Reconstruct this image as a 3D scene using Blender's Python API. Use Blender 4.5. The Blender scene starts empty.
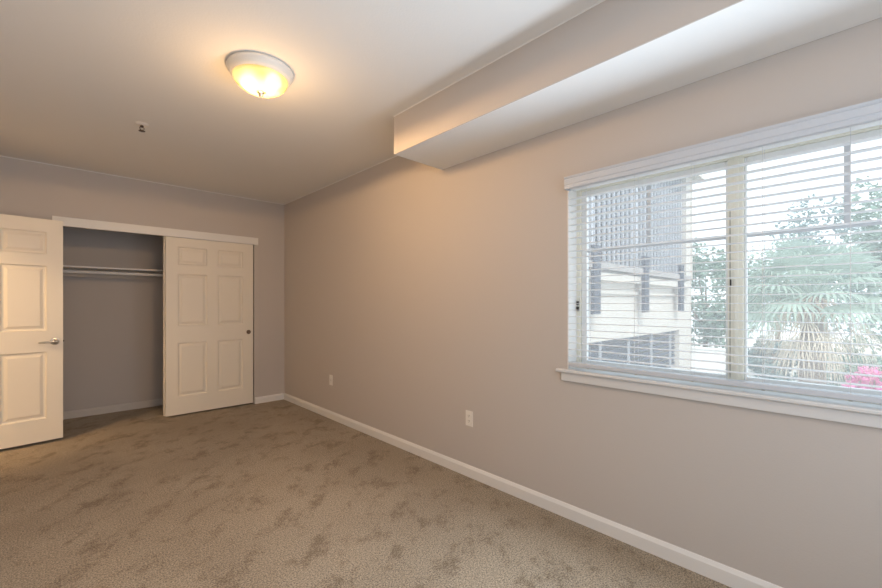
import bpy, bmesh, math, random
from mathutils import Vector, Matrix, noise
random.seed(7)
scene = bpy.context.scene
C = scene.collection
PI = math.pi

# ------------------------------------------------------------------ camera, light, exposure
XR, YB, H = 2.212, 5.348, 2.613          # right wall, back wall, ceiling
XL, YN = -0.875, -0.85                   # left wall, near wall
CAMZ, YAW, FPX = 1.28, math.radians(43.78), 401.5
cd = bpy.data.cameras.new('camera')
cam = bpy.data.objects.new('camera', cd)
C.objects.link(cam)
cam.location = (0, 0, CAMZ)
cam.rotation_euler = (PI / 2, 0, -YAW)
cd.sensor_width = 36.0
cd.lens = FPX / 882 * 36.0
cd.shift_y = 0.011
cd.clip_start = 0.02
scene.camera = cam

w = bpy.data.worlds.new('sky')
scene.world = w
w.use_nodes = True
bg = w.node_tree.nodes['Background']
bg.inputs['Color'].default_value = (0.80, 0.90, 1.0, 1)
bg.inputs['Strength'].default_value = 2.1

sd = bpy.data.lights.new('sun', 'SUN')
sun = bpy.data.objects.new('sun', sd)
C.objects.link(sun)
sd.energy = 3.0
sd.angle = math.radians(3)
sd.color = (1.0, 0.96, 0.9)
sun.rotation_euler = Vector((0.45, 0.5, -0.75)).to_track_quat('-Z', 'Y').to_euler()

ad = bpy.data.lights.new('window_daylight', 'AREA')
al = bpy.data.objects.new('window_daylight', ad)
C.objects.link(al)
ad.shape = 'RECTANGLE'
ad.size, ad.size_y = 0.70, 1.5
ad.energy = 38
ad.color = (0.74, 0.87, 1.0)
ad.spread = math.radians(175)
al.location = (XR - 0.085, 0.40, 1.25)
al.rotation_euler = (0, PI / 2, 0)

fd = bpy.data.lights.new('near_fill', 'AREA')  # added fill light behind the camera, no real source there
fl = bpy.data.objects.new('near_fill', fd)
C.objects.link(fl)
fd.shape = 'RECTANGLE'
fd.size, fd.size_y = 2.6, 1.8
fd.energy = 24
fd.color = (0.80, 0.90, 1.0)
fl.location = (0.65, YN + 0.06, 1.45)
fl.rotation_euler = (PI / 2, 0, 0)

scene.view_settings.view_transform = 'Standard'
scene.view_settings.look = 'None'
scene.view_settings.gamma = 1
scene.view_settings.exposure = 0.1
scene.view_settings.use_curve_mapping = False
try:
    scene.cycles.use_denoising = True
    scene.cycles.denoising_input_passes = 'RGB_ALBEDO_NORMAL'
    scene.cycles.denoising_prefilter = 'ACCURATE'
    scene.cycles.max_bounces = 12
    scene.cycles.diffuse_bounces = 8
    scene.cycles.transparent_max_bounces = 24
    scene.cycles.sample_clamp_indirect = 6
    scene.cycles.caustics_reflective = False
    scene.cycles.caustics_refractive = False
except Exception:
    pass


# ------------------------------------------------------------------ materials
def mat(name, col, rough=0.6, metal=0.0, bump=0.0, bscale=200.0, var=0.0, vscale=6.0, spec=0.5, bdist=0.002):
    m = bpy.data.materials.new(name)
    m.use_nodes = True
    nt = m.node_tree
    b = nt.nodes['Principled BSDF']
    b.inputs['Base Color'].default_value = (*col, 1)
    b.inputs['Roughness'].default_value = rough
    b.inputs['Metallic'].default_value = metal
    b.inputs['Specular IOR Level'].default_value = spec
    tc = nt.nodes.new('ShaderNodeTexCoord')
    if var > 0:
        n = nt.nodes.new('ShaderNodeTexNoise')
        n.inputs['Scale'].default_value = vscale
        n.inputs['Detail'].default_value = 4
        nt.links.new(tc.outputs['Object'], n.inputs['Vector'])
        mx = nt.nodes.new('ShaderNodeMix')
        mx.data_type = 'RGBA'
        mx.inputs['A'].default_value = (*[c * (1 - var) for c in col], 1)
        mx.inputs['B'].default_value = (*[min(1, c * (1 + var)) for c in col], 1)
        nt.links.new(n.outputs['Fac'], mx.inputs['Factor'])
        nt.links.new(mx.outputs['Result'], b.inputs['Base Color'])
    if bump > 0:
        n = nt.nodes.new('ShaderNodeTexNoise')
        n.inputs['Scale'].default_value = bscale
        n.inputs['Detail'].default_value = 3
        nt.links.new(tc.outputs['Object'], n.inputs['Vector'])
        bp = nt.nodes.new('ShaderNodeBump')
        bp.inputs['Strength'].default_value = bump
        bp.inputs['Distance'].default_value = bdist
        nt.links.new(n.outputs['Fac'], bp.inputs['Height'])
        nt.links.new(bp.outputs['Normal'], b.inputs['Normal'])
    return m


def leafmat(name, col, var=0.35):
    m = mat(name, col, 0.6, var=var, vscale=3.0, spec=0.3)
    nt = m.node_tree
    b = nt.nodes['Principled BSDF']
    out = nt.nodes['Material Output']
    t = nt.nodes.new('ShaderNodeBsdfTranslucent')
    t.inputs['Color'].default_value = (*[min(1, c * 1.2) for c in col], 1)
    mx = nt.nodes.new('ShaderNodeMixShader')
    mx.inputs[0].default_value = 0.35
    nt.links.new(b.outputs[0], mx.inputs[1])
    nt.links.new(t.outputs[0], mx.inputs[2])
    nt.links.new(mx.outputs[0], out.inputs[0])
    return m


def carpet_mat():
    m = bpy.data.materials.new('carpet')
    m.use_nodes = True
    nt = m.node_tree
    N, L = nt.nodes.new, nt.links.new
    b = nt.nodes['Principled BSDF']
    b.inputs['Roughness'].default_value = 1.0
    b.inputs['Specular IOR Level'].default_value = 0.05
    b.inputs['Sheen Weight'].default_value = 0.15
    tc = N('ShaderNodeTexCoord')

    def nz(scale, detail, rough=0.5, vec=None, dist=0.0):
        n = N('ShaderNodeTexNoise')
        n.inputs['Scale'].default_value = scale
        n.inputs['Detail'].default_value = detail
        n.inputs['Roughness'].default_value = rough
        n.inputs['Distortion'].default_value = dist
        L(vec or tc.outputs['Object'], n.inputs['Vector'])
        return n

    def ramp(src, a, b_, v0=0.0, v1=1.0):
        r = N('ShaderNodeMapRange')
        r.interpolation_type = 'SMOOTHSTEP'
        r.inputs['From Min'].default_value = a
        r.inputs['From Max'].default_value = b_
        r.inputs['To Min'].default_value = v0
        r.inputs['To Max'].default_value = v1
        L(src, r.inputs['Value'])
        return r.outputs['Result']
    # footmarks: shading of the brushed pile painted into the colour as dark patches
    mp = N('ShaderNodeMapping')
    mr_ = N('ShaderNodeMapping')
    mr_.inputs['Rotation'].default_value = (0, 0, 0.76)
    L(tc.outputs['Object'], mr_.inputs['Vector'])
    mp.inputs['Scale'].default_value = (1.1, 0.66, 1.0)
    L(mr_.outputs['Vector'], mp.inputs['Vector'])
    pm_ = N('ShaderNodeMath'); pm_.operation = 'MULTIPLY_ADD'
    pm_.inputs[1].default_value = 0.30
    L(nz(26, 4, 0.7).outputs['Fac'], pm_.inputs[0])
    L(nz(6.0, 5, 0.66, mp.outputs['Vector'], 0.0).outputs['Fac'], pm_.inputs[2])
    patch = ramp(pm_.outputs[0], 0.635, 0.83)
    broad = ramp(nz(1.3, 3, 0.55).outputs['Fac'], 0.35, 0.65)
    fine = nz(130, 2, 0.9).outputs['Fac']
    fine2 = nz(60, 3, 0.6).outputs['Fac']
    c1 = N('ShaderNodeMix'); c1.data_type = 'RGBA'
    c1.inputs['A'].default_value = (0.302, 0.248, 0.182, 1)
    c1.inputs['B'].default_value = (0.345, 0.288, 0.215, 1)
    L(broad, c1.inputs['Factor'])
    c2 = N('ShaderNodeMix'); c2.data_type = 'RGBA'
    c2.inputs['B'].default_value = (0.160, 0.118, 0.076, 1)
    L(c1.outputs['Result'], c2.inputs['A'])
    mlt = N('ShaderNodeMath'); mlt.operation = 'MULTIPLY'; mlt.inputs[1].default_value = 0.68
    L(patch, mlt.inputs[0])
    L(mlt.outputs[0], c2.inputs['Factor'])
    c3 = N('ShaderNodeMix'); c3.data_type = 'RGBA'; c3.blend_type = 'MULTIPLY'
    c3.inputs['Factor'].default_value = 1.0
    L(c2.outputs['Result'], c3.inputs['A'])
    gr = N('ShaderNodeCombineColor')
    v = ramp(fine, 0.32, 0.68, 0.42, 1.56)
    for s in ('Red', 'Green', 'Blue'):
        L(v, gr.inputs[s])
    L(gr.outputs[0], c3.inputs['B'])
    L(c3.outputs['Result'], b.inputs['Base Color'])
    ad_ = N('ShaderNodeMath'); ad_.operation = 'ADD'
    L(fine, ad_.inputs[0]); L(fine2, ad_.inputs[1])
    bp = N('ShaderNodeBump')
    bp.inputs['Strength'].default_value = 0.7
    bp.inputs['Distance'].default_value = 0.006
    L(ad_.outputs[0], bp.inputs['Height'])
    L(bp.outputs['Normal'], b.inputs['Normal'])
    return m


def glass_mat():
    m = bpy.data.materials.new('window_glass')
    m.use_nodes = True
    nt = m.node_tree
    N, L = nt.nodes.new, nt.links.new
    nt.nodes.remove(nt.nodes['Principled BSDF'])
    out = nt.nodes['Material Output']
    tr = N('ShaderNodeBsdfTransparent'); tr.inputs[0].default_value = (0.97, 0.985, 0.98, 1)
    gl = N('ShaderNodeBsdfGlossy'); gl.inputs['Roughness'].default_value = 0.02
    tl = N('ShaderNodeBsdfTranslucent'); tl.inputs[0].default_value = (0.95, 0.97, 1.0, 1)
    tc = N('ShaderNodeTexCoord')
    n = N('ShaderNodeTexNoise'); n.inputs['Scale'].default_value = 2.5; n.inputs['Detail'].default_value = 3
    L(tc.outputs['Object'], n.inputs['Vector'])
    mr = N('ShaderNodeMapRange'); mr.inputs['To Min'].default_value = 0.11; mr.inputs['To Max'].default_value = 0.16
    L(n.outputs['Fac'], mr.inputs['Value'])
    a = N('ShaderNodeMixShader')                 # translucent share puts a veil of glare haze over the view
    L(mr.outputs[0], a.inputs[0]); L(tr.outputs[0], a.inputs[1]); L(tl.outputs[0], a.inputs[2])
    b = N('ShaderNodeMixShader'); b.inputs[0].default_value = 0.05
    L(a.outputs[0], b.inputs[1]); L(gl.outputs[0], b.inputs[2])
    L(b.outputs[0], out.inputs[0])
    return m


def bowl_mat():
    m = bpy.data.materials.new('frosted_bowl_glass')
    m.use_nodes = True
    nt = m.node_tree
    N, L = nt.nodes.new, nt.links.new
    nt.nodes.remove(nt.nodes['Principled BSDF'])
    out = nt.nodes['Material Output']
    tl = N('ShaderNodeBsdfTranslucent'); tl.inputs[0].default_value = (0.60, 0.44, 0.20, 1)
    tr = N('ShaderNodeBsdfTransparent'); tr.inputs[0].default_value = (1.0, 0.93, 0.80, 1)
    gl = N('ShaderNodeBsdfGlossy'); gl.inputs['Roughness'].default_value = 0.25
    tc = N('ShaderNodeTexCoord')
    n = N('ShaderNodeTexNoise'); n.inputs['Scale'].default_value = 9.0
    L(tc.outputs['Object'], n.inputs['Vector'])
    mr = N('ShaderNodeMapRange'); mr.inputs['To Min'].default_value = 0.22; mr.inputs['To Max'].default_value = 0.30
    L(n.outputs['Fac'], mr.inputs['Value'])
    a = N('ShaderNodeMixShader')
    L(mr.outputs[0], a.inputs[0]); L(tl.outputs[0], a.inputs[1]); L(tr.outputs[0], a.inputs[2])
    b = N('ShaderNodeMixShader'); b.inputs[0].default_value = 0.04
    L(a.outputs[0], b.inputs[1]); L(gl.outputs[0], b.inputs[2])
    L(b.outputs[0], out.inputs[0])
    return m


def emis(name, col, s):
    m = bpy.data.materials.new(name)
    m.use_nodes = True
    nt = m.node_tree
    nt.nodes.remove(nt.nodes['Principled BSDF'])
    e = nt.nodes.new('ShaderNodeEmission')
    e.inputs[0].default_value = (*col, 1)
    e.inputs[1].default_value = s
    nt.links.new(e.outputs[0], nt.nodes['Material Output'].inputs[0])
    return m


M = {}
M['wall'] = mat('wall_paint', (0.55, 0.515, 0.49), 0.85, bump=0.25, bscale=140, spec=0.25)
M['ceiling'] = mat('ceiling_paint', (0.78, 0.775, 0.76), 0.9, bump=0.35, bscale=110, spec=0.2)
M['trim'] = mat('trim_paint', (0.79, 0.785, 0.775), 0.45, bump=0.04, bscale=60)
M['closet_base'] = mat('closet_base_paint', (0.62, 0.585, 0.55), 0.6, bump=0.04, bscale=60)
M['sill'] = mat('sill_darkened', (0.67, 0.675, 0.68), 0.45, bump=0.04, bscale=60)  # trim white darkened in colour to offset the strong fill light
M['door'] = mat('door_paint', (0.80, 0.75, 0.66), 0.45, bump=0.05, bscale=90)
M['carpet'] = carpet_mat()
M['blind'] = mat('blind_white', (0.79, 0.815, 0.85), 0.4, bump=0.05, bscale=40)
M['valance'] = mat('valance_shaded', (0.56, 0.60, 0.66), 0.4, bump=0.05, bscale=40)  # blind white darkened: shade on valance and bottom rail is painted in
M['cord'] = mat('cord_white', (0.70, 0.71, 0.72), 0.8, bump=0.1, bscale=800)
M['vinyl'] = mat('window_vinyl_almond', (0.86, 0.83, 0.72), 0.45, var=0.03)
M['vinyl_white'] = mat('window_vinyl_white', (0.84, 0.85, 0.85), 0.45, var=0.03)
M['muntin'] = mat('muntin_backlit', (0.60, 0.63, 0.66), 0.45, var=0.03)  # greyed in colour so the bars look backlit against the sky
M['dark_metal'] = mat('dark_latch', (0.05, 0.045, 0.04), 0.4, 0.6, var=0.1)
M['gap_shade'] = mat('gap_shadow_grey', (0.30, 0.28, 0.24), 0.7, var=0.1)  # painted grey for the shadow line on the mullion
M['nickel'] = mat('satin_nickel', (0.62, 0.58, 0.52), 0.28, 1.0, var=0.05)
M['bronze'] = mat('bronze_pull', (0.20, 0.14, 0.10), 0.35, 0.9, var=0.1)
M['plastic'] = mat('outlet_plastic', (0.82, 0.80, 0.76), 0.35, var=0.02)
M['slot'] = mat('outlet_slot', (0.10, 0.09, 0.08), 0.6, var=0.1)
M['pan'] = mat('fixture_white', (0.80, 0.77, 0.72), 0.4, var=0.02)
M['finial'] = mat('finial_nickel', (0.70, 0.66, 0.60), 0.3, 0.9, var=0.05)
M['sprink'] = mat('sprinkler_metal', (0.07, 0.05, 0.04), 0.45, 0.2, var=0.1)
M['glass'] = glass_mat()
M['bowl'] = bowl_mat()
M['bulb'] = emis('bulb_glow', (1.0, 0.84, 0.60), 5.2)
M['stucco'] = mat('stucco_cream', (0.50, 0.465, 0.42), 0.9, bump=0.3, bscale=8, var=0.05, vscale=1.5)
M['louvre'] = mat('louvre_slate_shaded', (0.012, 0.022, 0.045), 0.6, var=0.15)  # slate darkened further, with the screen's shade put into the colour
M['screen_post'] = mat('screen_post_white', (0.36, 0.38, 0.42), 0.6, var=0.05)
M['dark_void'] = mat('garage_dark', (0.10, 0.12, 0.14), 0.9, var=0.2)
M['roof_dark'] = mat('soffit_board', (0.30, 0.28, 0.27), 0.8, var=0.1)
M['ground'] = mat('pale_paving', (0.60, 0.58, 0.55), 0.9, bump=0.2, bscale=5, var=0.1, vscale=0.8)
M['bark'] = mat('bark', (0.20, 0.15, 0.11), 0.9, bump=0.5, bscale=12, var=0.25)
M['leaf_a'] = leafmat('leaf_mid_green', (0.20, 0.30, 0.235))
M['leaf_b'] = leafmat('leaf_pale_green', (0.29, 0.38, 0.31))
M['leaf_c'] = leafmat('leaf_blue_green', (0.17, 0.25, 0.24))
M['frond'] = leafmat('palm_green', (0.33, 0.42, 0.35))
M['frond_dead'] = leafmat('palm_straw', (0.62, 0.53, 0.42))
M['pink'] = leafmat('bougainvillea_pink', (0.74, 0.24, 0.48))
M['whitewall'] = mat('white_render', (0.82, 0.82, 0.80), 0.85, var=0.04)


# ------------------------------------------------------------------ mesh helpers
def box(bm, x0, x1, y0, y1, z0, z1, bev=0.0, seg=2):
    vs = [bm.verts.new(p) for p in ((x0, y0, z0), (x1, y0, z0), (x1, y1, z0), (x0, y1, z0),
                                    (x0, y0, z1), (x1, y0, z1), (x1, y1, z1), (x0, y1, z1))]
    fs = [bm.faces.new([vs[i] for i in f]) for f in ((0, 3, 2, 1), (4, 5, 6, 7), (0, 1, 5, 4), (1, 2, 6, 5), (2, 3, 7, 6), (3, 0, 4, 7))]
    if bev > 0:
        es = {e for f in fs for e in f.edges}
        bmesh.ops.bevel(bm, geom=list(es), offset=bev, segments=seg, profile=0.5, affect='EDGES')
    return fs


def prism(bm, prof, axis, a, b):
    """extrude a closed 2-D profile along an axis; prof holds the other two coordinates in x,y,z order"""
    def P(u, v, t):
        return {'x': (t, u, v), 'y': (u, t, v), 'z': (u, v, t)}[axis]
    A = [bm.verts.new(P(u, v, a)) for u, v in prof]
    B = [bm.verts.new(P(u, v, b)) for u, v in prof]
    n = len(prof)
    for i in range(n):
        bm.faces.new((A[i], A[(i + 1) % n], B[(i + 1) % n], B[i]))
    bm.faces.new(A[::-1])
    bm.faces.new(B)


def lathe(bm, prof, n=48, c=(0, 0, 0), axis='z', closed=True):
    """prof: (radius, height) list"""
    rings = []
    for r, h in prof:
        ring = []
        for k in range(n):
            a = 2 * PI * k / n
            u, v = r * math.cos(a), r * math.sin(a)
            p = {'z': (u, v, h), 'y': (u, h, v), 'x': (h, u, v)}[axis]
            ring.append(bm.verts.new((c[0] + p[0], c[1] + p[1], c[2] + p[2])))
        rings.append(ring)
    for a, b in zip(rings, rings[1:]):
        for k in range(n):
            bm.faces.new((a[k], a[(k + 1) % n], b[(k + 1) % n], b[k]))
    if closed:
        bm.faces.new(rings[0][::-1])
        bm.faces.new(rings[-1])


def tube(bm, pts, radii, n=10):
    rings = []
    pts = [Vector(p) for p in pts]
    if not hasattr(radii, '__len__'):
        radii = [radii] * len(pts)
    for i, p in enumerate(pts):
        d = (pts[min(i + 1, len(pts) - 1)] - pts[max(i - 1, 0)]).normalized()
        up = Vector((0, 0, 1)) if abs(d.z) < 0.9 else Vector((1, 0, 0))
        s = d.cross(up).normalized()
        t = s.cross(d).normalized()
        rings.append([bm.verts.new(p + radii[i] * (s * math.cos(2 * PI * k / n) + t * math.sin(2 * PI * k / n))) for k in range(n)])
    for a, b in zip(rings, rings[1:]):
        for k in range(n):
            bm.faces.new((a[k], a[(k + 1) % n], b[(k + 1) % n], b[k]))
    bm.faces.new(rings[0][::-1])
    bm.faces.new(rings[-1])


def obj(name, bm, m, parent=None, smooth=False, loc=None):
    bmesh.ops.recalc_face_normals(bm, faces=bm.faces[:])
    me = bpy.data.meshes.new(name)
    bm.to_mesh(me)
    bm.free()
    for mm in (m if isinstance(m, (list, tuple)) else [m]):
        me.materials.append(mm)
    if smooth:
        me.polygons.foreach_set('use_smooth', [True] * len(me.polygons))
        try:
            me.set_sharp_from_angle(angle=math.radians(38))
        except Exception:
            pass
    o = bpy.data.objects.new(name, me)
    C.objects.link(o)
    if parent:
        o.parent = parent
    if loc:
        o.location = loc
    return o


def tag(o, label, cat, group=None, kind=None):
    o['label'] = label
    o['category'] = cat
    if group:
        o['group'] = group
    if kind:
        o['kind'] = kind
    return o


def empty(name, loc=(0, 0, 0), rz=0.0):
    o = bpy.data.objects.new(name, None)
    o.empty_display_size = 0.1
    C.objects.link(o)
    o.location = loc
    o.rotation_euler = (0, 0, rz)
    return o


def struct(name, bm, m, label, cat, smooth=False):
    return tag(obj(name, bm, m, smooth=smooth), label, cat, kind='structure')


NB = bmesh.new

# ------------------------------------------------------------------ the room shell
TW = 0.16                                   # right wall thickness
CB = 6.10                                   # closet back wall
CX0, CX1 = -0.30, 2.10                      # closet inside width
OX0, OX1, OZ = -0.005, 1.832, 2.06          # closet opening
WY0, WY1, WZ0, WZ1 = -0.41, 1.213, 0.868, 2.00   # window opening

bm = NB(); box(bm, -2.3, XR + TW, YN - 0.15, CB + 0.15, -0.12, 0.0)
struct('floor', bm, M['carpet'], 'mottled brown carpet covering the whole bedroom floor', 'floor')

bm = NB(); box(bm, -2.3, XR + TW, YN - 0.15, CB + 0.15, H, H + 0.2)
struct('ceiling', bm, M['ceiling'], 'off white textured flat ceiling with the round lamp', 'ceiling')

bm = NB()
box(bm, XR, XR + TW, WY1, CB + 0.15, 0, H)
box(bm, XR, XR + TW, YN - 0.15, WY0, 0, H)
box(bm, XR, XR + TW, WY0, WY1, 0, WZ0)
box(bm, XR, XR + TW, WY0, WY1, WZ1, H)
struct('wall_right', bm, M['wall'], 'greige painted side wall that holds the window', 'wall')

bm = NB()
box(bm, XL - 0.12, OX0, YB, YB + 0.115, 0, H)
box(bm, OX1, XR, YB, YB + 0.115, 0, H)
box(bm, OX0, OX1, YB, YB + 0.115, OZ, H)
struct('wall_back', bm, M['wall'], 'greige far wall with the closet opening', 'wall')

bm = NB()
box(bm, CX0 - 0.1, CX1, CB, CB + 0.12, 0, H)
box(bm, CX0 - 0.1, CX0, YB + 0.115, CB, 0, H)
box(bm, CX1, XR, YB + 0.115, CB + 0.12, 0, H)
struct('wall_closet', bm, M['wall'], 'greige inner walls of the open closet', 'wall')

DY0, DY1, DZ = 4.115, 5.05, 2.075           # doorway in the left wall
bm = NB()
box(bm, XL - 0.12, XL, YN - 0.15, DY0, 0, H)
box(bm, XL - 0.12, XL, DY1, YB, 0, H)
box(bm, XL - 0.12, XL, DY0, DY1, DZ, H)
struct('wall_left', bm, M['wall'], 'greige side wall with the doorway of the open panelled door', 'wall')
bm = NB(); box(bm, XL - 0.12, XR, YN - 0.15, YN, 0, H)
struct('wall_near', bm, M['wall'], 'greige wall at the near end of the bedroom', 'wall')
bm = NB()
box(bm, -2.3, -2.18, YN - 0.15, CB, 0, H)
box(bm, -2.18, XL - 0.12, 3.2, 3.32, 0, H)
box(bm, -2.18, XL - 0.12, CB - 0.1, CB + 0.15, 0, H)
box(bm, XL - 0.12 - 0.005, CX0 - 0.1, YB + 0.115, CB - 0.1, 0, H)
struct('wall_hall', bm, M['wall'], 'greige hallway walls beyond the bedroom doorway', 'wall')

# boxed-in soffit along the ceiling, over the window
SX, SY, SZ = XR - 0.4785, 2.297, 2.3415
bm = NB()
fs = box(bm, SX, XR, YN, SY, SZ, H, bev=0.004)
for f in bm.faces:
    f.material_index = 1 if f.normal.z < -0.9 else 0
bm.normal_update()
for f in bm.faces:
    f.material_index = 1 if f.calc_center_median().z < SZ + 0.0005 else 0
struct('soffit', bm, [M['wall'], M['ceiling']], 'boxed soffit with white underside running above the window', 'soffit')

# bead of ceiling paint where the walls meet the ceiling
bm = NB(); box(bm, XL, XR, YB - 0.003, YB, H - 0.007, H)
struct('trim_1', bm, M['trim'], 'thin pale bead along the ceiling edge over the closet', 'trim')
bm = NB(); box(bm, XR - 0.003, XR, SY, YB - 0.003, H - 0.007, H)
struct('trim_2', bm, M['trim'], 'thin pale bead along the ceiling edge between soffit and corner', 'trim')
bm = NB(); box(bm, SX - 0.003, SX, YN, SY, H - 0.007, H)
struct('trim_3', bm, M['trim'], 'thin pale bead along the top of the soffit face', 'trim')

# baseboards
BH, BT = 0.083, 0.014


def base_profile(face, sgn):
    """profile (offset from wall, z): eased top"""
    return [(face, 0), (face + sgn * BT, 0), (face + sgn * BT, BH - 0.020), (face + sgn * (BT - 0.003), BH - 0.014),
            (face + sgn * 0.006, BH - 0.003), (face + sgn * 0.004, BH), (face, BH)]


bm = NB(); prism(bm, base_profile(XR, -1), 'y', YN, YB)
struct('baseboard_right', bm, M['trim'], 'white baseboard along the wall below the window', 'baseboard')
bm = NB(); prism(bm, base_profile(YB, -1), 'x', OX1 + 0.002, XR - BT)
struct('baseboard_back', bm, M['trim'], 'short white baseboard between sliding closet door and corner', 'baseboard')
bm = NB(); prism(bm, base_profile(CB, -1), 'x', CX0, CX1)
struct('baseboard_closet', bm, M['closet_base'], 'pale greige baseboard at the back inside the closet', 'baseboard')
bm = NB(); prism(bm, base_profile(XL, 1), 'y', YN + BT, DY0 - 0.06)
struct('baseboard_left', bm, M['trim'], 'white baseboard along the wall with the doorway', 'baseboard')
bm = NB(); prism(bm, base_profile(YN, 1), 'x', XL, XR - BT)
struct('baseboard_near', bm, M['trim'], 'white baseboard along the near wall', 'baseboard')

# doorway casing on the left wall
bm = NB()
box(bm, XL, XL + 0.013, DY0 - 0.055, DY0 + 0.004, 0, DZ + 0.055, 0.003)
box(bm, XL, XL + 0.013, DY1 - 0.004, DY1 + 0.055, 0, DZ + 0.055, 0.003)
box(bm, XL, XL + 0.013, DY0 + 0.0045, DY1 - 0.0045, DZ - 0.004, DZ + 0.055, 0.003)
struct('trim_4', bm, M['trim'], 'white casing round the doorway behind the open hinged door', 'trim')

# warm ceiling light of the hallway, shining in through the doorway
hl = bpy.data.lights.new('hall_light', 'POINT')
hl.energy = 80
hl.color = (1.0, 0.66, 0.33)
hl.shadow_soft_size = 0.10
o = bpy.data.objects.new('hall_light', hl); C.objects.link(o)
o.location = (-1.5, 3.83, 2.35)

# closet jambs
bm = NB()
box(bm, OX0, OX0 + 0.008, YB + 0.002, YB + 0.115, 0, OZ)
box(bm, OX1 - 0.008, OX1, YB + 0.002, YB + 0.115, 0, OZ)
box(bm, OX0 + 0.008, OX1 - 0.008, YB + 0.02, YB + 0.115, OZ - 0.012, OZ)
struct('trim_5', bm, M['wall'], 'greige lining at the sides and head of the closet opening', 'trim')

# closet header fascia
bm = NB(); box(bm, -0.029, 1.864, YB - 0.030, YB - 0.0005, 2.030, 2.119, 0.003)
struct('trim_6', bm, M['trim'], 'white header board across the top of the closet opening', 'trim')


# ------------------------------------------------------------------ panelled doors
def panel_slab(w_, h_, t_, rects, f=0.012):
    """six-panel slab: x 0..w, y 0(front)..t, z 0..h; sunk moulding and raised field on both faces"""
    bm = NB()
    xs = sorted({0, w_} | {v for r in rects for v in r[:2]})
    zs = sorted({0, h_} | {v for r in rects for v in r[2:]})

    def inside(x, z):
        return any(r[0] < x < r[1] and r[2] < z < r[3] for r in rects)
    for y, s in ((0.0, 1), (t_, -1)):
        for x0, x1 in zip(xs, xs[1:]):
            for z0, z1 in zip(zs, zs[1:]):
                if not inside((x0 + x1) / 2, (z0 + z1) / 2):
                    bm.faces.new([bm.verts.new(p) for p in ((x0, y, z0), (x1, y, z0), (x1, y, z1), (x0, y, z1))])
        for (x0, x1, z0, z1) in rects:
            steps = [(0, 0), (0.004, 0.006), (0.009, 0.0115), (0.014, 0.013), (0.023, 0.013), (0.042, 0.004), (0.046, 0.0028)]
            prev = None
            for ins, d in steps:
                ring = [bm.verts.new((a, y + s * d, b)) for a, b in ((x0 + ins, z0 + ins), (x1 - ins, z0 + ins), (x1 - ins, z1 - ins), (x0 + ins, z1 - ins))]
                if prev:
                    for k in range(4):
                        bm.faces.new((prev[k], prev[(k + 1) % 4], ring[(k + 1) % 4], ring[k]))
                prev = ring
            bm.faces.new(prev)
    # edge faces, cut where the front is cut
    for z in (0, h_):
        for x0, x1 in zip(xs, xs[1:]):
            bm.faces.new([bm.verts.new(p) for p in ((x0, 0, z), (x1, 0, z), (x1, t_, z), (x0, t_, z))])
    for x in (0, w_):
        for z0, z1 in zip(zs, zs[1:]):
            bm.faces.new([bm.verts.new(p) for p in ((x, 0, z0), (x, 0, z1), (x, t_, z1), (x, t_, z0))])
    bmesh.ops.remove_doubles(bm, verts=bm.verts[:], dist=1e-5)
    return bm


ROWS = ((0.205, 0.815), (1.008, 1.600), (1.705, 1.908))


def six(xa, xb, xc, xd):
    return [(x0, x1, z0, z1) for (x0, x1) in ((xa, xb), (xc, xd)) for (z0, z1) in ROWS]


# hinged room door, standing open beside the closet
DW = 0.91
th = math.radians(8.0)
hx, hy = 0.046 - DW * math.cos(th), 5.170 - DW * math.sin(th)
d1 = empty('door_1', (hx, hy, 0.027), th)
tag(d1, 'cream hinged six panel door standing open left of the closet', 'door', kind='structure')
slab = obj('door_slab', panel_slab(DW, 2.026, 0.035, six(0.110, 0.400, 0.510, 0.800)), M['door'], d1)
bm = NB()
cx, cz = DW - 0.056, 0.905
lathe(bm, [(0.033, 0.0), (0.033, -0.004), (0.030, -0.009), (0.016, -0.011), (0.0125, -0.014), (0.0125, -0.046), (0.010, -0.050)], 32, (cx, 0, cz), 'y')
hd = obj('door_handle', bm, M['nickel'], d1, True)
bm = NB()
tube(bm, [(cx + 0.010, -0.042, cz), (cx - 0.012, -0.046, cz), (cx - 0.045, -0.048, cz - 0.001), (cx - 0.085, -0.046, cz - 0.003), (cx - 0.112, -0.038, cz - 0.004)],
     [0.011, 0.0115, 0.0095, 0.0085, 0.006], 14)
obj('lever', bm, M['nickel'], hd, True)
bm = NB(); box(bm, DW, DW + 0.0015, 0.006, 0.029, cz - 0.029, cz + 0.029)
lp = obj('latch_plate', bm, M['nickel'], d1)
bm = NB(); box(bm, DW + 0.0015, DW + 0.010, 0.010, 0.025, cz - 0.008, cz + 0.008, 0.002)
obj('latch_bolt', bm, M['dark_metal'], lp)
for z in (0.20, 1.0, 1.82):
    bm = NB(); lathe(bm, [(0.006, z - 0.045), (0.006, z + 0.045)], 12, (-0.006, 0.037, 0))
    obj('hinge', bm, M['nickel'], d1, True)

# sliding bypass doors
SW = 0.929
d2 = empty('door_2', (0.882, YB + 0.004, 0.020))
tag(d2, 'white six panel sliding closet door, front one, right half of closet', 'door', kind='structure')
obj('door_slab', panel_slab(SW, 2.020, 0.033, six(0.113, 0.409, 0.522, 0.806)), M['door'], d2)
bm = NB()
lathe(bm, [(0.0265, -0.001), (0.0265, -0.004), (0.022, -0.004), (0.019, -0.002), (0.012, -0.0012)], 28, (0.875, 0, 0.903), 'y')
obj('finger_pull', bm, M['bronze'], d2, True)
d3 = empty('door_3', (0.868, YB + 0.048, 0.020))
tag(d3, 'white sliding closet door parked behind the front one, only its edge showing', 'door', kind='structure')
obj('door_slab', panel_slab(SW, 2.020, 0.033, six(0.113, 0.409, 0.522, 0.806)), M['door'], d3)

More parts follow.
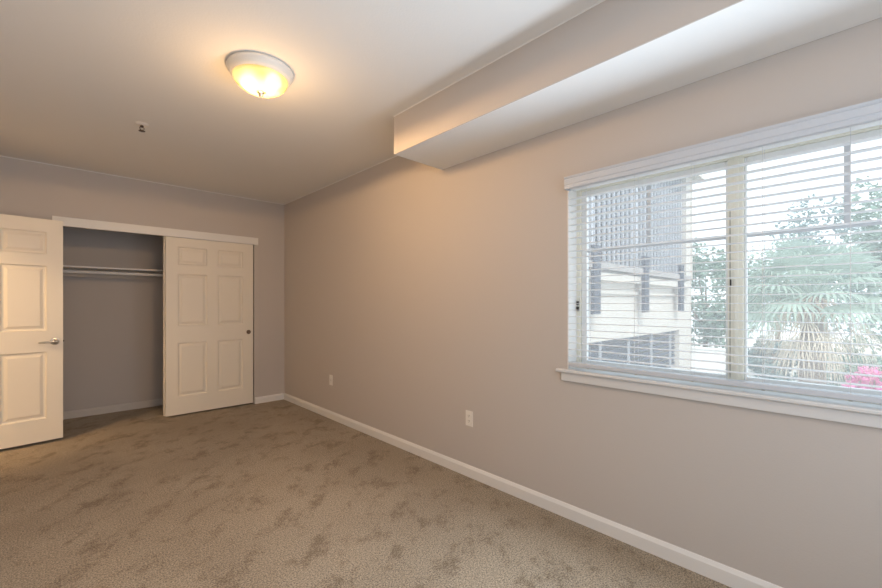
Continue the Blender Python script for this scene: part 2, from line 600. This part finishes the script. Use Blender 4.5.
# ------------------------------------------------------------------ closet shelf and rod
sh = empty('closet_shelf', (0, 0, 0))
tag(sh, 'long white closet shelf above the hanging rod', 'shelf')
bm = NB(); box(bm, CX0 + 0.002, CX1 - 0.002, 5.79, CB - 0.002, 1.668, 1.686, 0.002)
obj('shelf_board', bm, M['trim'], sh)
bm = NB(); box(bm, CX0 + 0.002, CX1 - 0.002, 5.788, 5.7895, 1.6685, 1.6855)
obj('edge_band', bm, M['trim'], sh)
bm = NB(); box(bm, CX0 + 0.002, CX1 - 0.002, CB - 0.020, CB - 0.0005, 1.580, 1.6675, 0.002)
struct('trim_7', bm, M['wall'], 'greige cleat on the closet back wall carrying the shelf', 'trim')
rd = empty('closet_rod', (0, 0, 0))
tag(rd, 'white hanging rod running just below the closet shelf', 'rod')
bm = NB(); lathe(bm, [(0.0165, CX0 + 0.024), (0.0165, CX1 - 0.024)], 24, (0, 5.815, 1.622), 'x')
obj('rod', bm, M['trim'], rd, True)
for a, b in ((CX0 + 0.020, CX0 + 0.032), (CX1 - 0.032, CX1 - 0.020)):
    bm = NB(); lathe(bm, [(0.028, a), (0.028, b)], 24, (0, 5.815, 1.622), 'x')
    obj('rod_socket', bm, M['trim'], rd, True)

# ------------------------------------------------------------------ window
FX0, FX1 = XR + 0.102, XR + 0.155
GZ0, GZ1 = WZ0 + 0.001, WZ1
win = empty('window_1', (XR + 0.12, 0.405, WZ0))
tag(win, 'wide two pane window with almond frame behind the blind', 'window', kind='structure')
inv = Matrix.Translation(-Vector(win.location))


def wobj(name, bm, m, parent=None, smooth=False):
    """a window part, built in room coordinates"""
    bm.transform(inv)
    return obj(name, bm, m, parent or win, smooth)


MY0, MY1 = 0.376, 0.437
bm = NB()
box(bm, FX0, FX1, WY1 - 0.030, WY1, WZ0, WZ1, 0.003)
box(bm, FX0, FX1, WY0, WY0 + 0.030, WZ0, WZ1, 0.003)
box(bm, FX0, FX1, WY0 + 0.0305, WY1 - 0.0305, WZ1 - 0.035, WZ1, 0.003)
box(bm, FX0, FX1, WY0 + 0.0305, WY1 - 0.0305, WZ0, WZ0 + 0.045, 0.003)
wobj('window_frame', bm, M['vinyl'])
bm = NB()
box(bm, FX0 - 0.004, FX1, MY0, MY1, WZ0 + 0.0455, WZ1 - 0.0355, 0.003)
box(bm, FX0 - 0.010, FX0 - 0.0045, MY0 + 0.018, MY0 + 0.034, WZ0 + 0.0455, WZ1 - 0.0355, 0.002)
ml = wobj('mullion', bm, M['vinyl'])
bm = NB(); box(bm, FX0 - 0.0065, FX0 - 0.0045, MY1 - 0.012, MY1 - 0.009, 0.93, 1.72)  # dark strip standing in for the shadow in the sash gap
wobj('gap_shadow', bm, M['gap_shade'], ml)
bm = NB(); box(bm, FX0 - 0.012, FX0 - 0.0045, MY1 - 0.016, MY1 - 0.010, 1.365, 1.395, 0.002)
wobj('sash_latch', bm, M['dark_metal'], ml)
for (y0, y1, nm) in ((MY1 + 0.0005, WY1 - 0.0305, 'left'), (WY0 + 0.0305, MY0 - 0.0005, 'right')):
    a, b = FX0 + 0.012, FX0 + 0.040
    z0, z1 = WZ0 + 0.0455, WZ1 - 0.0355
    sw = 0.034
    bm = NB()
    sl, sr = (0.010, sw) if nm == 'left' else (sw, 0.010)     # slim meeting stiles at the mullion
    box(bm, a, b, y0, y0 + sl, z0, z1, 0.003)
    box(bm, a, b, y1 - sr, y1, z0, z1, 0.003)
    box(bm, a, b, y0 + sl + .0003, y1 - sr - .0003, z0, z0 + 0.024, 0.003)
    box(bm, a, b, y0 + sl + .0003, y1 - sr - .0003, z1 - sw, z1, 0.003)
    s_ = wobj('sash', bm, M['vinyl_white'])
    bm = NB(); box(bm, a + 0.012, a + 0.016, y0 + sl - 0.004, y1 - sr + 0.004, z0 + 0.020, z1 - sw + 0.004)
    wobj('pane', bm, M['glass'], s_)
    ym = 0.795 if nm == 'left' else 0.036
    bm = NB()
    box(bm, a + 0.004, a + 0.0115, y0 + sl + .0005, y1 - sr - .0005, 1.590, 1.612, 0.002)
    box(bm, a + 0.004, a + 0.0115, ym - 0.010, ym + 0.010, 1.6125, z1 - sw - .0005, 0.002)
    wobj('muntin', bm, M['muntin'], s_)
bm = NB(); box(bm, FX0 - 0.012, FX0 - 0.0005, WY1 - 0.022, WY1 - 0.010, 1.235, 1.262, 0.002)
box(bm, FX0 - 0.012, FX0 - 0.0005, WY1 - 0.022, WY1 - 0.010, 1.272, 1.295, 0.002)
wobj('frame_catch', bm, M['dark_metal'])
# stool and apron
bm = NB()
prof = [(FX0 - 0.001, WZ0 + 0.0005), (XR - 0.024, WZ0 + 0.0005), (XR - 0.030, WZ0 + 0.005), (XR - 0.030, 0.882), (XR - 0.026, 0.887), (XR - 0.022, 0.888), (FX0 - 0.001, 0.888)]
prism(bm, prof, 'y', WY0 + 0.001, WY1 - 0.001)
prism(bm, [(XR - 0.0005, WZ0 + 0.0005)] + prof[1:6] + [(XR - 0.0005, 0.888)], 'y', WY1 - 0.001, 1.275)
prism(bm, [(XR - 0.0005, WZ0 + 0.0005)] + prof[1:6] + [(XR - 0.0005, 0.888)], 'y', -0.472, WY0 + 0.001)
wobj('window_sill', bm, M['sill'])
bm = NB(); box(bm, XR - 0.015, XR - 0.0005, -0.445, 1.247, 0.8185, WZ0 - 0.0003, 0.003)
wobj('window_apron', bm, M['sill'])
# white lining of the opening
bm = NB()
box(bm, XR - 0.0005, FX0 - 0.0005, WY1 - 0.006, WY1 - 0.0003, 0.8885, WZ1 - 0.0065)
box(bm, XR - 0.0005, FX0 - 0.0005, WY0 + 0.0003, WY0 + 0.006, 0.8885, WZ1 - 0.0065)
box(bm, XR - 0.0005, FX0 - 0.0005, WY0 + 0.0065, WY1 - 0.0065, WZ1 - 0.006, WZ1 - 0.0003)
wobj('window_lining', bm, M['trim'])

# ------------------------------------------------------------------ venetian blind
BY0, BY1 = -0.395, 1.197
bl = empty('window_blind', (XR, 0.40, 0.91))
tag(bl, 'white wide slat venetian blind lowered over the window with slats open', 'blind')
binv = Matrix.Translation(-Vector(bl.location))


def bobj(name, bm, m, parent=None, smooth=False):
    bm.transform(binv)
    return obj(name, bm, m, parent or bl, smooth)


vx = XR - 0.060
prof = [(vx + 0.012, 1.950), (vx + 0.002, 1.950), (vx, 1.953), (vx, 1.966), (vx + 0.003, 1.968), (vx + 0.003, 1.974), (vx, 1.977),
        (vx, 2.004), (vx + 0.003, 2.007), (vx - 0.001, 2.013), (vx - 0.003, 2.018), (vx - 0.003, 2.022), (vx + 0.012, 2.022)]
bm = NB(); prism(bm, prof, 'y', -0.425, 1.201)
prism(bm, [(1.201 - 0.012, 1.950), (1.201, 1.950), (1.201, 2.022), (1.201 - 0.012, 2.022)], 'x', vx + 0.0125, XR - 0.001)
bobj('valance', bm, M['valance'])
bm = NB(); box(bm, XR - 0.028, XR + 0.028, BY0, BY1 - 0.012, 1.953, 1.995, 0.002)
bobj('headrail', bm, M['blind'])
SXC, SWD = XR + 0.004, 0.046


def slat_bm(z):
    bm = NB()
    n = 6
    top, bot = [], []
    for i in range(n + 1):
        u = -1 + 2 * i / n
        x = SXC + u * SWD / 2
        c = 0.0012 * (1 - u * u)
        top.append((x, c + 0.0011))
        bot.append((x, c - 0.0011))
    prism(bm, top + bot[::-1], 'y', BY0, BY1)
    bmesh.ops.translate(bm, verts=bm.verts[:], vec=(0, 0, z))
    return bm


NS = 25
PITCH = 0.0388
s0 = None
for k in range(NS):
    z = 1.9012 - k * PITCH
    if s0 is None:
        s0 = bobj('slat', slat_bm(z), M['blind'], None, True)
    else:
        s = s0.copy(); C.objects.link(s); s.parent = bl
        s.location = (0, 0, -k * PITCH)
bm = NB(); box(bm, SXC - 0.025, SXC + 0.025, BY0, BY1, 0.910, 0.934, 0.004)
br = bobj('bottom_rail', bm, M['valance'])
for y in (1.084, 0.819, 0.558, 0.289, 0.025, -0.245):
    bm = NB()
    for x in (SXC - 0.0262, SXC + 0.0262):
        box(bm, x - 0.0006, x + 0.0006, y - 0.0008, y + 0.0008, 0.934, 1.960)
    for k in range(NS):
        z = 1.9012 - k * PITCH - 0.002
        box(bm, SXC - 0.0262, SXC + 0.0262, y - 0.0005, y + 0.0005, z - 0.0005, z + 0.0004)
    bobj('ladder_cord', bm, M['cord'])
    bm = NB(); lathe(bm, [(0.0065, 0.9045), (0.0080, 0.9100)], 12, (SXC - 0.006, y, 0))
    bobj('cord_plug', bm, M['nickel'], br, True)

# ------------------------------------------------------------------ ceiling lamp
LX, LY = 0.842, 2.362
lamp = empty('ceiling_lamp', (LX, LY, H))
tag(lamp, 'round flush ceiling lamp with glowing frosted glass bowl', 'lamp')
bm = NB()
lathe(bm, [(0.165, 0.0), (0.172, -0.004), (0.175, -0.012), (0.174, -0.020), (0.168, -0.026), (0.166, -0.033), (0.160, -0.044), (0.152, -0.052), (0.147, -0.054),
           (0.143, -0.050), (0.140, -0.020)], 72, closed=False)
lathe(bm, [(0.140, -0.020), (0.02, -0.018)], 72, closed=False)
obj('lamp_base', bm, M['pan'], lamp, True)
bm = NB()
prof = []
for k in range(15):
    a = k / 14 * PI / 2
    prof.append((max(0.146 * math.cos(a) ** 0.9, 0.010), -0.050 - 0.078 * math.sin(a)))
lathe(bm, prof, 72, closed=False)
obj('glass_bowl', bm, M['bowl'], lamp, True)
bm = NB()
lathe(bm, [(0.012, -0.122), (0.020, -0.129), (0.020, -0.133), (0.013, -0.136), (0.011, -0.141), (0.013, -0.145), (0.010, -0.152), (0.004, -0.157)], 28)
obj('finial', bm, M['finial'], lamp, True)
ux, uy = math.cos(YAW), -math.sin(YAW)
for s in (-1, 1):
    bm = NB()
    bmesh.ops.create_uvsphere(bm, u_segments=20, v_segments=12, radius=0.043)
    bmesh.ops.translate(bm, verts=bm.verts[:], vec=(s * 0.072 * ux, s * 0.072 * uy, -0.068))
    obj('bulb', bm, M['bulb'], lamp, True)

# the lamp's own light: most of it leaves downward through the bowl, a little spills sideways
dl = bpy.data.lights.new('lamp_light', 'SPOT')
dl.spot_size = math.radians(179)
dl.spot_blend = 0.0
dl.shadow_soft_size = 0.10
dl.energy = 62
dl.color = (1.0, 0.60, 0.27)
o = bpy.data.objects.new('lamp_light', dl); C.objects.link(o)
o.location = (LX, LY, H - 0.140)
pl = bpy.data.lights.new('lamp_spill', 'POINT')
pl.energy = 7.5
pl.shadow_soft_size = 0.09
pl.color = (1.0, 0.60, 0.27)
o = bpy.data.objects.new('lamp_spill', pl); C.objects.link(o)
o.location = (LX, LY, H - 0.36)

# ------------------------------------------------------------------ sprinkler
sp = empty('fire_sprinkler', (0.459, 3.685, H))
tag(sp, 'small fire sprinkler head on the ceiling above the closet side', 'sprinkler')
bm = NB(); lathe(bm, [(0.042, 0.0), (0.042, -0.003), (0.030, -0.009), (0.016, -0.012)], 28)
obj('escutcheon', bm, M['pan'], sp, True)
bm = NB()
lathe(bm, [(0.011, -0.012), (0.011, -0.024), (0.006, -0.026)], 16)
for s in (-1, 1):
    tube(bm, [(s * 0.009, 0, -0.022), (s * 0.014, 0, -0.034), (s * 0.004, 0, -0.048)], 0.0028, 8)
lathe(bm, [(0.005, -0.044), (0.005, -0.052)], 12)
obj('frame_arms', bm, M['sprink'], sp, True)
bm = NB(); lathe(bm, [(0.020, -0.050), (0.021, -0.053), (0.004, -0.055)], 20)
obj('deflector', bm, M['sprink'], sp, True)


# ------------------------------------------------------------------ wall plates
def wall_plate(name, y, label, cat, duplex):
    o = empty(name, (XR, y, 0.430))
    tag(o, label, cat)
    bm = NB(); box(bm, -0.0055, -0.0003, -0.035, 0.035, -0.057, 0.057, 0.002)
    obj('cover_plate', bm, M['plastic'], o)
    if duplex:
        for dz in (-0.0195, 0.0195):
            bm = NB(); box(bm, -0.0075, -0.0056, -0.0165, 0.0165, dz - 0.0135, dz + 0.0135, 0.0015)
            r = obj('receptacle', bm, M['plastic'], o)
            bm = NB()
            for dy in (-0.0062, 0.0062):
                box(bm, -0.0079, -0.0076, dy - 0.0014, dy + 0.0014, dz - 0.001, dz + 0.008)
            lathe(bm, [(0.0026, -0.0079), (0.0026, -0.0076)], 10, (0, 0, dz - 0.007), 'x')
            obj('socket_slots', bm, M['slot'], r)
    else:
        bm = NB(); lathe(bm, [(0.0055, -0.011), (0.0065, -0.0056)], 14, (0, 0, 0), 'x')
        obj('cable_jack', bm, M['nickel'], o, True)
    return o


wall_plate('wall_outlet', 2.003, 'white duplex wall outlet nearer the window, above the baseboard', 'outlet', True)
wall_plate('cable_plate', 4.075, 'small white wall plate near the closet corner', 'wall plate', False)

# ------------------------------------------------------------------ outside
GZ = -3.0
bm = NB(); box(bm, XR + 0.9, 70, -40, 45, GZ - 0.2, GZ)
struct('ground', bm, M['ground'], 'pale paved ground outside below the window', 'ground')

# neighbouring block of the same complex
YF = 6.0
bd = empty('apartment_building', (16, YF, GZ))
tag(bd, 'cream stucco building with slate louvred screens seen through the left pane', 'building')
dinv = Matrix.Translation(-Vector(bd.location))


def dobj(name, bm, m, parent=None):
    bm.transform(dinv)
    return obj(name, bm, m, parent or bd)


BX0, BX1, BT_ = 8.2, 23.6, 7.6
gx0, gx1, gz0, gz1 = 11.9, 21.6, -1.75, 0.02
bm = NB()
box(bm, BX0, gx0, YF, YF + 8, GZ, 2.55)
box(bm, gx1, BX1, YF, YF + 8, GZ, 2.55)
box(bm, gx0, gx1, YF, YF + 8, gz1, 2.55)
box(bm, gx0, gx1, YF, YF + 8, GZ, gz0)
box(bm, 22.5, BX1, YF - 0.05, YF + 8, 2.55, BT_)
box(bm, BX0, 22.5, YF + 1.2, YF + 8, 2.55, BT_)
dobj('wall', bm, M['stucco'])
bm = NB(); box(bm, gx0, gx1, YF + 2.2, YF + 2.3, gz0, gz1)
ga = dobj('shaded_opening', bm, M['dark_void'])
for k in range(4):
    x = gx0 + 1.5 + k * (gx1 - gx0 - 2.4) / 3
    bm = NB(); box(bm, x - 0.03, x + 0.03, YF + 0.1, YF + 0.18, gz0, gz1)
    dobj('rail_post', bm, M['screen_post'], ga)
bm = NB()
for k in range(9):
    z = gz0 + 0.12 + k * 0.19
    box(bm, gx0, gx1, YF + 0.2, YF + 0.24, z, z + 0.10)
dobj('louvre_panel', bm, M['louvre'], ga)
bm = NB(); box(bm, BX0, 22.7, YF - 0.22, YF, 2.05, 2.30); box(bm, BX0, 22.7, YF - 0.10, YF, 1.62, 1.72)
dobj('ledge', bm, M['stucco'])
bm = NB(); box(bm, BX0, 22.5, YF - 0.3, YF + 1.2, 2.40, 2.62)
dobj('balcony_slab', bm, M['roof_dark'])
for (x0, x1) in ((8.3, 12.55), (12.75, 16.35), (16.55, 22.6)):
    bm = NB()
    n = int((x1 - x0) / 0.40)
    for k in range(n):
        x = x0 + (k + 0.5) * (x1 - x0) / n
        box(bm, x - 0.035, x + 0.035, YF + 0.12, YF + 0.20, 2.72, BT_ - 0.1)
    lat = dobj('picket_screen', bm, M['screen_post'])
    bm = NB()
    for k in range(44):
        z = 2.74 + k * 0.115
        prism(bm, [(YF + 0.26, z), (YF + 0.28, z), (YF + 0.34, z + 0.10), (YF + 0.32, z + 0.10)], 'x', x0, x1)
    dobj('louvre', bm, M['louvre'], lat)
for x in (8.2, 12.65, 16.45, 22.65):
    bm = NB(); box(bm, x - 0.07, x + 0.07, YF + 0.05, YF + 0.26, 2.62, BT_)
    dobj('screen_post', bm, M['screen_post'])
for x in (12.15, 16.35, 20.8):
    bm = NB(); box(bm, x - 0.22, x + 0.22, YF - 0.36, YF - 0.23, 0.95, 3.1)
    dobj('bracket_post', bm, M['louvre'])
bm = NB(); prism(bm, [(YF - 0.5, BT_ + 0.0), (YF + 8, BT_ + 0.0), (YF + 8, BT_ + 0.25), (YF - 0.5, BT_ + 0.15)], 'x', BX0, BX1 + 0.3)
dobj('roof', bm, M['stucco'])


# trees: trunk with limbs, crown of leaf clusters
def tree(name, x, y, z0, z1, r, m, label, cat='tree', group=None, leaf=0.22, n=2600, seed=1, squash=1.0):
    rnd = random.Random(seed)
    o = empty(name, (x, y, GZ))
    tag(o, label, cat, group)
    zc, hz = (z0 + z1) / 2 - GZ, (z1 - z0) / 2
    bm = NB()
    tube(bm, [(0, 0, 0), (0.05, 0.03, zc * 0.35), (0, 0, zc * 0.8), (0.05, 0, zc + hz * 0.4)], [0.05 * r + 0.06, 0.045 * r + 0.05, 0.035 * r + 0.03, 0.02], 10)
    for k in range(6):
        a = k * 1.05 + rnd.random()
        b0 = (0, 0, zc * (0.55 + 0.07 * k))
        e = (math.cos(a) * r * 0.65, math.sin(a) * r * 0.65, zc + hz * rnd.uniform(-0.2, 0.5))
        md = (e[0] * 0.45, e[1] * 0.45, (b0[2] + e[2]) / 2 - 0.1)
        tube(bm, [b0, md, e], [0.03 * r + 0.02, 0.02 * r + 0.015, 0.012], 7)
    obj('trunk', bm, M['bark'], o, True)
    bm = NB()
    clumps = []
    for k in range(34):
        v = Vector((rnd.gauss(0, 1), rnd.gauss(0, 1), rnd.gauss(0, 1))).normalized() * rnd.uniform(0.45, 0.92)
        clumps.append((Vector((v.x * r, v.y * r * squash, zc + v.z * hz)), rnd.uniform(0.22, 0.38)))
    for k in range(n):
        c, cr = clumps[rnd.randrange(len(clumps))]
        v = Vector((rnd.gauss(0, 1), rnd.gauss(0, 1), rnd.gauss(0, 1))).normalized()
        p = c + Vector((v.x * r * cr, v.y * r * cr, v.z * hz * cr)) * rnd.uniform(0.6, 1.0)
        t = Vector((rnd.gauss(0, 1), rnd.gauss(0, 1), rnd.gauss(0, 0.6))).normalized()
        s = t.cross(v + Vector((0, 0, 0.3))).normalized()
        l = leaf * rnd.uniform(0.6, 1.3)
        q = s * l * 0.32
        nrm = t.cross(s) * l * 0.12
        bm.faces.new([bm.verts.new(a_) for a_ in (p - t * l * 0.5, p + q + nrm, p + t * l * 0.5, p - q + nrm)])
    obj('crown', bm, m, o)
    return o


tree('garden_tree', 29.0, 6.6, -2.2, 4.9, 2.5, M['leaf_a'], 'leafy green tree beside the end of the cream building', leaf=0.30, n=4200, seed=3)
tree('garden_tree', 36.0, 3.9, -1.0, 5.4, 2.4, M['leaf_b'], 'pale green tree just right of the window mullion behind the palm', leaf=0.32, n=3200, seed=4)
tree('garden_tree', 43.0, 1.9, -1.0, 9.3, 3.2, M['leaf_c'], 'tall blue green tree rising directly behind the palm crown', leaf=0.34, n=3200, seed=5)
tree('garden_tree', 29.0, -1.5, -1.2, 8.0, 2.7, M['leaf_a'], 'tall tree right of the palm at the edge of view', leaf=0.34, n=3600, seed=6)
tree('garden_bush', 25.0, 2.9, GZ + 0.2, -0.3, 1.3, M['leaf_c'], 'dark bush low to the left of the palm trunk', 'bush', leaf=0.22, n=2200, seed=8)
tree('garden_bush', 24.0, 0.3, GZ + 0.2, -0.1, 1.5, M['leaf_a'], 'green bush low on the right behind the pink flowers', 'bush', leaf=0.22, n=2200, seed=9)
tree('garden_bush', 17.0, 1.05, GZ + 0.2, -1.0, 0.75, M['leaf_c'], 'low dark bush at the foot of the palm', 'bush', leaf=0.18, n=1500, seed=12)
tree('flowering_shrub', 20.5, -0.35, GZ + 0.2, -0.75, 0.85, M['pink'], 'bright pink flowering shrub low in the right pane', 'shrub', leaf=0.16, n=2200, seed=10)

bm = NB()
box(bm, 27.0, 27.25, -6, 8.5, GZ, -1.35)
box(bm, 26.95, 27.3, -6, 8.5, -1.35, -1.25)
tag(obj('garden_wall', bm, M['whitewall']), 'low white garden wall beyond the palm and bushes', 'garden wall')

tree('garden_tree', 27.0, -7.2, -1.6, 6.0, 2.6, M['leaf_b'], 'broad pale tree at the far right beyond the window edge', leaf=0.34, n=2600, seed=14)

# fan palm
PX, PY, PZ = 13.0, 0.78, 1.45
pm = empty('fan_palm', (PX, PY, GZ))
tag(pm, 'fan palm with pale green fronds and hanging straw skirt outside right pane', 'palm')
hz = PZ - GZ
bm = NB()
tube(bm, [(0, 0, 0), (0.02, 0, hz * 0.3), (0, 0.02, hz * 0.65), (0, 0, hz)], [0.34, 0.27, 0.25, 0.18], 18)
obj('trunk', bm, M['bark'], pm, True)


def frond(bm, az, el, lp, lb, droop, nl=20, spread=1.9, wl=0.05, rnd=random):
    d = Vector((math.cos(az) * math.cos(el), math.sin(az) * math.cos(el), math.sin(el)))
    side = Vector((-math.sin(az), math.cos(az), 0))
    base = Vector((0, 0, hz)) + Vector((math.cos(az), math.sin(az), 0)) * 0.10
    hub = base + d * lp + Vector((0, 0, -droop * 0.35 * lp))
    tube(bm, [base, (base + hub) / 2 + Vector((0, 0, droop * 0.12 * lp)), hub], [0.022, 0.016, 0.010], 6)
    ax = (hub - base).normalized()
    nrm = side.cross(ax).normalized()
    for k in range(nl):
        a = (k / (nl - 1) - 0.5) * 2 * spread * 0.72
        t = (ax * math.cos(a) + side * math.sin(a)).normalized()
        l = lb * (1 - 0.25 * abs(a) / spread) * rnd.uniform(0.88, 1.08)
        s = t.cross(nrm).normalized() * wl
        p1 = hub + t * l * 0.55 + Vector((0, 0, -droop * 0.10 * l))
        p2 = hub + t * l * 0.9 + Vector((0, 0, -droop * 0.42 * l))
        p3 = hub + t * l + Vector((0, 0, -droop * 0.75 * l))
        v = [bm.verts.new(q) for q in (hub, p1 + s, p1 - s, p2 + s * 0.5, p2 - s * 0.5, p3)]
        bm.faces.new((v[0], v[1], v[2]))
        bm.faces.new((v[1], v[3], v[4], v[2]))
        bm.faces.new((v[3], v[5], v[4]))


rnd = random.Random(21)
for k in range(38):
    az = k * 2.39996
    el = math.radians(80 - 84 * (k / 37) ** 0.9)
    bm = NB()
    frond(bm, az, el, rnd.uniform(0.75, 1.05), rnd.uniform(0.75, 0.95), 0.3 + 0.6 * (k / 37), nl=18, wl=0.036, rnd=rnd)
    obj('frond', bm, M['frond'], pm)
for k in range(26):
    az = k * 2.39996 + 0.7
    el = math.radians(-10 - 62 * (k / 25))
    bm = NB()
    frond(bm, az, el, rnd.uniform(0.6, 0.95), rnd.uniform(0.6, 0.85), 1.0, nl=9, spread=0.9, wl=0.013, rnd=rnd)
    obj('dead_frond', bm, M['frond_dead'], pm)
